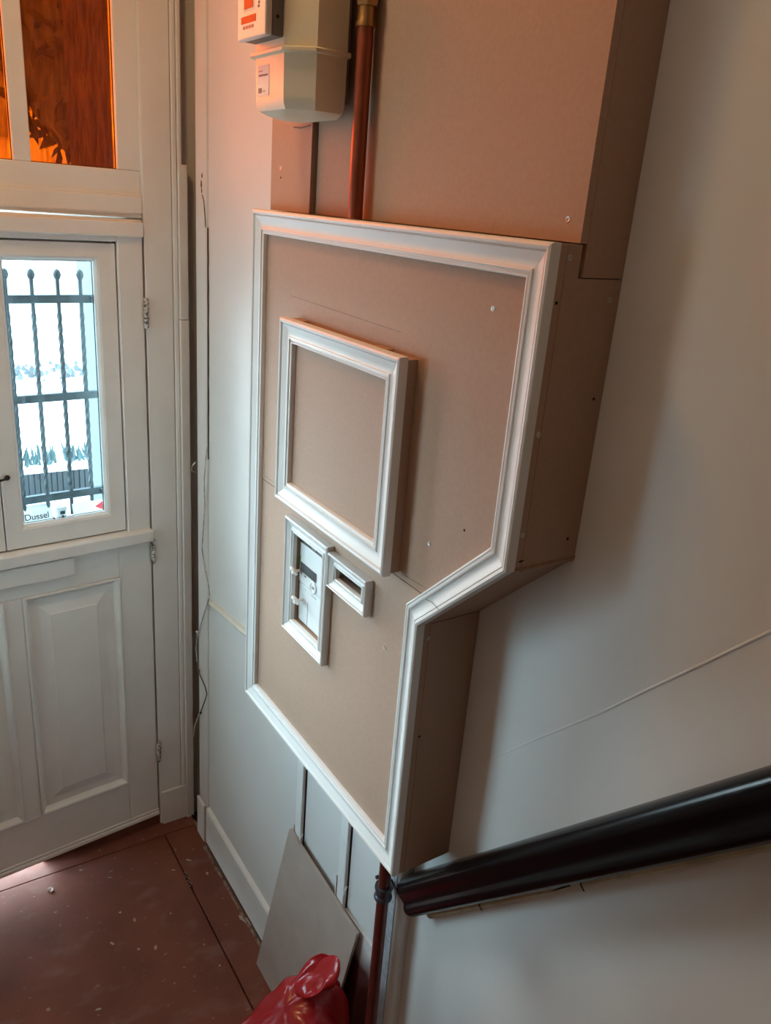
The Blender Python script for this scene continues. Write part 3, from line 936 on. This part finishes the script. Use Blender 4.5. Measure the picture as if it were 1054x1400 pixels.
# casements
GZ0, GZ1 = 1.228, 1.951
for ci, (s0, s1, g0, g1) in enumerate(((.0735, .4165, .131, .362), (.4195, .7625, .474, .705))):
    ca = empty('casement', (-(s0 + s1) / 2, 0.012, 1.163))
    ca.parent = dr
    off = Vector((-(s0 + s1) / 2, 0.012, 1.163))

    def cadd(o):
        o.parent = ca
        o.matrix_parent_inverse = Matrix.Translation(-off)
        return o

    y0, y1 = .010, .042
    cadd(MB().prism([(s0, 1.1625), (s1, 1.1625), (s1, 1.9985), (s0, 1.9985)], sp, y0, y1, [[(g0 - .010, GZ0 - .010), (g1 + .010, GZ0 - .010), (g1 + .010, GZ1 + .010), (g0 - .010, GZ1 + .010)]]).build('casement_frame', PAINT, None, .002))
    for o in moulding(None, 'glazing_bead', [(g0 - .010, GZ0 - .010), (g1 + .010, GZ0 - .010), (g1 + .010, GZ1 + .010), (g0 - .010, GZ1 + .010)], lambda a, b, h: (-a, y0 + .016 - h, b),
                      [(0, 0), (0, .014), (.003, .013), (.009, .003), (.010, 0)], PAINT):
        cadd(o)
    cadd(MB().box(-g1 - .008, -g0 + .008, .027, .030, GZ0 - .008, GZ1 + .008).build('pane', CLEAR))
    cadd(MB().prism([(g0, GZ0), (g1, GZ0), (g1, GZ1), (g0, GZ1)], sp, .0305, .0325, [[(g0 + .0025, GZ0 + .0015), (g1 - .0025, GZ0 + .0015), (g1 - .0025, GZ1 - .0025), (g0 + .0025, GZ1 - .0025)]]).build('putty_line', SEAM))
for a_, b_, c_, d_ in ((.060, .776, 1.150, 1.172), (.060, .776, 1.992, 2.012), (.060, .082, 1.172, 1.992), (.404, .432, 1.172, 1.992), (.754, .776, 1.172, 1.992)):
    db(a_, b_, .0425, .050, c_, d_, 'window_stop', PAINT, 0)
# latch across the meeting stiles
la = MB()
la.lathe((-.400, .008, 1.378), [(.001, .002), (.007, .002), (.008, -.001), (.005, -.004), (.001, -.005)][::-1], 12, 'y')
la.tube([(-.402, .002, 1.378), (-.412, -.003, 1.377), (-.425, -.002, 1.375), (-.440, .003, 1.374)], [.004, .003, .003, .002], 8)
la.build('window_latch', LATCH, dr)
# hinges
for z in (.32, 1.082, 1.816):
    h = MB()
    prof = [(.001, -.044), (.004, -.043), (.0055, -.038), (.0055, -.013), (.0068, -.012), (.0068, -.010), (.0055, -.009), (.0055, .010), (.0068, .011), (.0068, .013), (.0055, .014), (.0055, .037), (.004, .041), (.001, .042)]
    h.lathe((.003, -.007, z), [(r_ * 1.3, h_) for r_, h_ in prof], 14)
    smooth_by_angle(h.build('hinge', HINGE, dr), 30)
# barred grille on the outside of each casement
gy = .115
for s_off in (0.0, 0.343):
    gr = empty('grille', (0, gy, 1.2))
    gr.parent = dr
    goff = Vector((0, gy, 1.2))

    def gadd(o):
        o.parent = gr
        o.matrix_parent_inverse = Matrix.Translation(-goff)
        return o

    for s in (.137, .199, .268, .335):
        s += s_off
        gadd(MB().lathe((-s, gy, 0), [(.0055, 1.20), (.0055, 1.895)], 10).build('bar', IRON))
        mb = MB()      # twisted square section
        n = 64
        rings = []
        for k in range(n + 1):
            z = 1.26 + k * (1.80 - 1.26) / n
            a0 = k * 0.42
            rings.append([(-s + .0070 * math.cos(a0 + q * PI / 2), gy + .0070 * math.sin(a0 + q * PI / 2), z) for q in range(4)])
        gadd(mb.loft(rings).build('twisted_bar', IRON))
        gadd(smooth_by_angle(MB().lathe((-s, gy, 1.905), [(.002, -.016), (.008, -.010), (.011, 0), (.008, .010), (.002, .015)], 12).build('finial', IRON), 60))
        if s - s_off > .25:
            for sg in (-1, 1):
                gadd(MB().tube([(-s, gy, 1.212), (-s - sg * .010, gy, 1.200), (-s - sg * .018, gy, 1.188), (-s - sg * .030, gy, 1.183)], .004, 6).build('scroll', IRON))
    for z in (1.840, 1.565, 1.265):
        gadd(MB().box(-.430 - s_off * .97, -.082 - s_off * 1.03, gy - .007, gy + .007, z - .011, z + .011).build('crossbar', IRON))
    for s in (.108, .40):
        gadd(MB().box(-s - s_off - .006, -s - s_off + .006, TK, gy, 1.84 - .008, 1.84 + .008).build('stay', IRON))
        gadd(MB().box(-s - s_off - .006, -s - s_off + .006, TK, gy, 1.265 - .008, 1.265 + .008).build('stay', IRON))
# ledge outside, carrying a few things
db(.02, DW - .02, TK + .001, .165, 1.150, 1.176, 'outer_ledge', PORCH, .003)

# ------------------------------------------------------------------ things on the outer ledge (door space -> world)
def dw(s, y, z):
    return Vector((-0.127, 0, 0)) + Matrix.Rotation(TH, 3, 'Z') @ Vector((-s, y, z))


def door_empty(name, s, y, z, rz=0.0):
    return empty(name, dw(s, y, z), TH + rz)


cupo = door_empty('paper_cup', .225, .142, 1.1765)
tag(cupo, 'white paper cup with a blue mark outside the door window', 'cup')
smooth_by_angle(MB().lathe((0, 0, 0), [(.001, 0), (.015, 0), (.019, .045), (.020, .046), (.019, .047), (.016, .045), (.013, .004), (.001, .004)], 24).build('cup_body', LABELM, cupo), 50)
BLUEI = mat('blue_print', (0.003, 0.011, 0.018), 0.6, var=0.2, scale=60)
MB().box(-.007, .007, -.0190, -.0170, .024, .034).build('blue_mark', BLUEI, cupo)
MB().box(-.003, .005, -.0175, -.0155, .010, .019).build('blue_mark', BLUEI, cupo)
lf = door_empty('red_cornered_leaflet', .155, .090, 1.1768)
tag(lf, 'white leaflet with a red corner outside the door window', 'leaflet')
MB().prism([(-.045, 0), (.048, 0), (.048, .058), (-.045, .058)], lambda a, b, h: (a, h + b * .35, b), 0, .0012).build('sheet', LABELM, lf)
MB().prism([(.047, .026), (.047, .052), (.022, .040)], lambda a, b, h: (a, h + b * .35, b), -.0006, 0).build('red_corner', mat('pink_red_print', (0.62, 0.03, 0.05), 0.5, var=0.1, scale=50), lf)
l2 = door_empty('printed_card', .315, .090, 1.1768)
tag(l2, 'white card with blue lettering outside the door window', 'card')
MB().prism([(-.055, 0), (.055, 0), (.055, .070), (-.055, .070)], lambda a, b, h: (a, h + b * .35, b), 0, .0012).build('sheet', LABELM, l2)


def text_mesh(txt, size, material, parent, name):
    cu_ = bpy.data.curves.new(name, 'FONT')
    cu_.body = txt
    cu_.size = size
    cu_.extrude = 0.0002
    tmp = bpy.data.objects.new(name, cu_)
    COL.objects.link(tmp)
    dg = bpy.context.evaluated_depsgraph_get()
    me = bpy.data.meshes.new_from_object(tmp.evaluated_get(dg))
    bpy.data.objects.remove(tmp)
    me.materials.clear()
    me.materials.append(material)
    ob = bpy.data.objects.new(name, me)
    COL.objects.link(ob)
    ob.parent = parent
    return ob


t1 = text_mesh('Dussel', .026, BLUEI, l2, 'lettering')
t1.rotation_euler = (math.atan2(1, .35), 0, 0)
t1.location = (-.026, .030 * .35 - .0012, .0305)

# ------------------------------------------------------------------ outside: door reveal, paving, street tree, houses, planter, hedge
pf = MB().box(-0.027, 0.40, 0.141, 1.22, -0.2, 2.02).build('wall_reveal', PORCH)
struct(pf, 'pale rendered side wall just outside the door', 'wall')
MB().box(-0.045, 0.40, 1.05, 1.24, -0.2, 0.75).build('plinth', PORCH, pf)
MB().box(-0.027, 0.40, 0.141, 1.22, 2.021, 3.9).build('upper_reveal', mat('darkened_reveal', (0.013, 0.009, 0.008), 0.95, var=0.4, scale=14, spec=0.1), pf)  # upper wall coloured near black, shade put in behind the transom glass
gs = MB().prism([(-30, -30), (30, -30), (30, 40), (-30, 40)], lambda a, b, h: (a, b, h), -0.25, -0.15, [[(XL - .12, YB - .12), (.12, YB - .12), (.12, .10), (XL - .12, .10)]]).build('ground_street', PAVE)
struct(gs, 'bright pale street paving outside the door', 'paving')
MB().box(XLJ - .1, XR + .1, 0.10, 0.45, -0.15, -0.005).build('doorstep', PORCH, gs)
nh = MB().box(-2.9, -2.6, -8, -0.05, -0.15, 3.4).build('sun_block_wall', mat('pale_render', (0.62, 0.60, 0.56), 0.9, var=0.1, scale=2))  # unseen wall, added to keep the sun out of the side window
struct(nh, 'pale wall added beside the house to block the sun, out of view', 'wall')
hs = empty('terraced_house', (0, 18, -0.15))
tag(hs, 'pale house front across the street, seen through the orange glass', 'house')
adopt(MB().box(1, 24, 18, 24, -0.15, 5.0).build('wall', mat('pale_render', (0.62, 0.60, 0.56), 0.9, var=0.1, scale=2)), hs)
win0 = None
for k in range(12):
    for j in range(2):
        if win0 is None:
            win0 = MB().box(-.6, .6, -.06, .02, 0, 1.7).build('window', GREYP, None)
            o = win0
        else:
            o = win0.copy(); COL.objects.link(o)
        o.parent = hs
        o.location = Vector((2.2 + k * 1.9, 18, .5 + j * 2.4)) - hs.location
tre = empty('street_tree', (3.6, 9.0, -0.15))
tag(tre, 'dark round-crowned street tree, seen through the orange glass', 'tree')
BARK = mat('dark_bark', (0.05, 0.04, 0.035), 0.9, var=0.4, scale=12)
adopt(MB().tube([(3.6, 9, -.15), (3.62, 9, 1.2), (3.55, 9, 2.6), (3.6, 9, 4.2)], [.16, .12, .10, .05], 10).build('trunk', BARK), tre)
mb = MB()
TC, TR_ = Vector((3.45, 9.0, 4.3)), 2.75
for k in range(4200):
    u = Vector((random.gauss(0, 1), random.gauss(0, 1), random.gauss(0, 1))).normalized()
    rr = TR_ * (random.random() ** .22) * (1 + .06 * noise.noise(u * 3))
    p = TC + Vector((u.x * rr, u.y * rr * .6, u.z * rr))
    s_ = random.uniform(.10, .20)
    a_ = Vector((random.gauss(0, 1), random.gauss(0, 1), random.gauss(0, 1))).normalized()
    b_ = a_.orthogonal().normalized()
    vs = [mb.bm.verts.new(p + a_ * s_), mb.bm.verts.new(p + b_ * s_ * .5), mb.bm.verts.new(p - a_ * s_), mb.bm.verts.new(p - b_ * s_ * .5)]
    mb.bm.faces.new(vs)
for ring_ in ([[TC + Vector((TR_ * .93 * math.sin(p_) * math.cos(q_), TR_ * .5 * math.sin(p_) * math.sin(q_), TR_ * .93 * math.cos(p_))) for q_ in [2 * PI * k / 24 for k in range(24)]] for p_ in [.02 + k * (PI - .04) / 14 for k in range(15)]],):
    mb.loft(ring_)
o = adopt(mb.build('foliage', mat('dark_foliage', (0.035, 0.05, 0.02), 0.7, var=0.5, scale=3)), tre)
o['kind'] = 'stuff'
pln = empty('planter', (0.3, 4.0, -0.15))
tag(pln, 'low dark slatted planter with spiky plants, seen through the door window', 'planter')
adopt(MB().box(-1.2, 1.6, 3.95, 4.25, -0.15, 0.06).build('trough', PLANTER), pln)
slat = None
for k in range(68):
    x = -1.18 + k * .041
    if slat is None:
        slat = MB().box(-.016, .016, -.012, 0, 0, .20).build('slat', PLANTER, None)
        o = slat
    else:
        o = slat.copy(); COL.objects.link(o)
    o.parent = pln
    o.location = Vector((x, 3.949, -.145)) - pln.location
adopt(MB().box(-1.22, 1.62, 3.93, 4.27, .060, .085).build('cap', LABELM), pln)
mb = MB()
for k in range(260):
    x = random.uniform(-1.15, 1.55); y = random.uniform(4.0, 4.2); h = random.uniform(.08, .17)
    dx, dy = random.uniform(-.03, .03), random.uniform(-.03, .03)
    mb.loft([[(x - .012, y, .085), (x + .012, y, .085), (x, y + .008, .085)], [(x + dx - .007, y + dy, .085 + h * .6), (x + dx + .007, y + dy, .085 + h * .6), (x + dx, y + dy + .004, .085 + h * .6)],
             [(x + dx * 1.8 - .001, y + dy * 1.8, .085 + h), (x + dx * 1.8 + .001, y + dy * 1.8, .085 + h), (x + dx * 1.8, y + dy * 1.8 + .001, .085 + h)]])
o = adopt(mb.build('spiky_leaves', LEAF), pln)
o['kind'] = 'stuff'
mb = MB()
for k in range(500):
    x = random.uniform(-3, 6); y = random.uniform(8.0, 8.4); z = random.uniform(-.15, .0); s = random.uniform(.02, .05)
    a = random.uniform(0, PI)
    mb.loft([[(x - s, y, z), (x, y - s * .4, z - s * .3), (x + s, y, z), (x, y + s * .4, z + s * .3)], [(x - s * .2, y, z + s * 1.4), (x, y - s * .1, z + s * 1.3), (x + s * .2, y, z + s * 1.4), (x, y + s * .1, z + s * 1.5)]])
hd = mb.build('hedge', mat('grey_leaves', (0.10, 0.12, 0.13), 0.7, var=0.4, scale=5))
tag(hd, 'faint low hedge across the street behind the door window', 'hedge', kind='stuff')

# ------------------------------------------------------------------ loose things in the hall
# grey board leaning on the wall
BLp, BRp, TRp, TLp = Vector((-.052, -.700, .004)), Vector((-.056, -1.085, .004)), Vector((-.0135, -1.158, .552)), Vector((-.0135, -.800, .575))
nb = (BRp - BLp).cross(TLp - BLp).normalized()
if nb.x > 0: nb = -nb
mb = MB()
mb.loft([[BLp, BRp, TRp, TLp], [p + nb * .008 for p in (BLp, BRp, TRp, TLp)]])
bo = mb.build('board_offcut', BOARD, None, .001)
tag(bo, 'grey-brown board offcut leaning on the wall behind the red bag', 'board')

# red plastic bag: crumpled body with a gathered ear at the top
bag = empty('plastic_bag', (-.215, -1.175, 0))
tag(bag, 'glossy red plastic bag standing below the cupboard', 'bag')
NA, rings = 96, []
levels = [(0, .09, .07), (.012, .135, .10), (.08, .160, .115), (.18, .168, .120), (.28, .165, .115), (.36, .150, .105), (.41, .120, .085), (.44, .075, .055), (.45, .012, .01)]
for z, rx, ry in levels:
    ring = []
    for k in range(NA):
        a = 2 * PI * k / NA
        f = .015 + .10 * z
        r = 1 + f * math.sin(6 * a + z * 7) * .8 + f * .7 * math.sin(13 * a - z * 6 + 1.3) + .10 * noise.noise(Vector((math.cos(a) * 2.4, math.sin(a) * 2.4, z * 7)))
        x, y = rx * r * math.cos(a), ry * r * math.sin(a)
        zz = z + (x * .62) * (z / .45) ** 2 + .02 * noise.noise(Vector((x * 14, y * 14, z * 8)))
        ring.append((x, y, max(0, zz)))
    rings.append(ring)
o = MB().loft(rings).build('bag_body', REDBAG, bag, smooth=True)
sub = o.modifiers.new('sub', 'SUBSURF'); sub.levels = 1; sub.render_levels = 1
mb = MB()
rings = []
for t in range(11):
    q = t / 10
    c = Vector((.055 + .045 * q, .010 - .050 * q, .455 + .075 * math.sin(.35 + q * PI * .60)))
    r = .046 * (math.sin(PI * (q * .8 + .17)) ** .6)
    rings.append([c + Vector((.75 * r * math.cos(a) * (1 + .18 * math.sin(3 * a + t * .5)), r * .9 * math.sin(a) * (1 + .10 * math.sin(4 * a + t)), r * .85 * math.cos(a + .3) * (1 + .16 * math.sin(5 * a + t * .7)))) for a in [2 * PI * k / 36 for k in range(36)]])
mb.loft(rings)
o = mb.build('gathered_ear', REDBAG, bag, smooth=True)
sub = o.modifiers.new('sub', 'SUBSURF'); sub.levels = 1; sub.render_levels = 1

# hanging wire in the corner
wr_ = empty('hanging_wire', (-.012, -.16, .38))
tag(wr_, 'thin kinked wire hanging down in the corner by the door casing', 'wire')
WP = [(-0.182, 1.46), (-0.170, 1.36), (-0.163, 1.276), (-0.149, 1.128), (-0.161, 1.071), (-0.203, 1.028), (-0.203, 0.991), (-0.146, 0.879), (-0.095, 0.793), (-0.088, 0.748), (-0.091, 0.696)]
adopt(MB().tube([(-.0125 - .004 * (k % 2), y, z) for k, (y, z) in enumerate(WP)], .0021, 8).build('wire_run', WIRE_W), wr_)
WP2 = [(-0.091, 0.697), (-0.112, 0.675), (-0.131, 0.663), (-0.170, 0.648), (-0.186, 0.630), (-0.172, 0.601), (-0.140, 0.545), (-0.122, 0.515)]
adopt(MB().tube([(-.016, y, z) for y, z in WP2], .0019, 8).build('bare_run', WIRE_D), wr_)
adopt(MB().tube([(-.016, -.122, .516), (-.0165, -.10, .480), (-.017, -.079, .444), (-.018, -.064, .385)], .0026, 8).build('sleeve', WIRE_W), wr_)
for (y, z) in ((-.097, .812), (-.100, .803), (-.125, .520), (-.112, .674)):
    adopt(MB().lathe((-.015, y, z), [(.001, -.004), (.004, -.002), (.004, .002), (.001, .004)], 8).build('knot', WIRE_W if z > .7 else WIRE_D), wr_)


def flake(name, x, y, r, seed, material=CHIP, label=None, cat='paint flake', group=None, th=.0012, el=1.0, rot=0.0):
    rnd = random.Random(seed)
    n = rnd.randint(6, 9)
    P = []
    for k in range(n):
        a = 2 * PI * k / n + rnd.uniform(-.25, .25)
        q = r * rnd.uniform(.55, 1.15)
        u, v = q * math.cos(a) * el, q * math.sin(a)
        P.append((x + u * math.cos(rot) - v * math.sin(rot), y + u * math.sin(rot) + v * math.cos(rot)))
    o_ = MB().loft([[(a, b, .0002) for a, b in P], [(a, b, .0002 + th * rnd.uniform(.6, 1.6)) for a, b in P]]).build(name, material)
    tag(o_, label, cat, group)
    return o_


flake('paint_flake', -.525, -.129, .013, 3, label='largest pale paint flake, on the floor in front of the door', th=.003)
flake('paint_flake', -.024, -.535, .012, 5, label='long pale paint scrape on the floor beside the baseboard', el=2.4, rot=1.9, th=.0008)
FLK = [(-.357, -.322, .006), (-.326, -.371, .007), (-.408, -.425, .006), (-.346, -.482, .008), (-.300, -.501, .008), (-.094, -.214, .006), (-.117, -.148, .005), (-.012, -.150, .007), (-.154, -.233, .005),
       (-.617, -.554, .009), (-.156, -.650, .004), (-.347, -.166, .006), (-.345, -.030, .005), (-.06, -.30, .006), (-.42, -.09, .004), (-.22, -.40, .004), (-.17, -.56, .005), (-.50, -.62, .005)]
for k, (x, y, r) in enumerate(FLK):
    flake('paint_flake', x, y, r * .72, 20 + k, label='tiny pale paint flake lying on the red-brown floor', group='small paint flakes on the hall floor', el=1.0 + (k % 3) * .7, rot=k * 1.1)
# splintered wood in the slot and in the floor joint
for k, (x, y, l, w, a, mm, lb_) in enumerate(((-.004, -.050, .085, .007, 1.75, SUB, 'dark splinter of wood lying in the corner slot by the casing'),
                                            (-.012, -.075, .060, .005, 1.55, CHIP, 'pale splinter of wood lying in the corner slot by the casing'),
                                            (.012, -.060, .070, .006, 1.35, GAPM, 'brown splinter of wood deepest in the corner slot by the casing'))):
    c, s = math.cos(a), math.sin(a)
    P = [(-l / 2, -w * .3), (-l * .2, -w * .6), (l * .3, -w * .5), (l / 2, 0), (l * .25, w * .5), (-l * .3, w * .5)]
    Q = [(x + u * c - v * s, y + u * s + v * c) for u, v in P]
    o = MB().loft([[(u, v, .0004) for u, v in Q], [(u, v, .0004 + .008 * (1 - .2 * (q % 2))) for q, (u, v) in enumerate(Q)]]).build('wood_splinter', mm)
    tag(o, lb_, 'splinter', 'splinters in the corner slot')
mb = MB()
P = [(-.129, -.250), (-.1225, -.262), (-.121, -.285), (-.124, -.300), (-.1205, -.318), (-.124, -.338), (-.130, -.330), (-.1275, -.305), (-.131, -.290), (-.1275, -.270)]
mb.loft([[(x, y, -.004) for x, y in P], [(x, y, .0012) for x, y in P]])
o = mb.build('joint_damage', SEAM, flo)
mb = MB()
for k in range(9):
    y = -.26 - k * .008; x = -.1255 + .003 * math.sin(k * 2.1)
    mb.box(x - .0015, x + .0018, y - .002, y + .0012, .001, .0024)
mb.build('joint_crumbs', CHIP, flo)
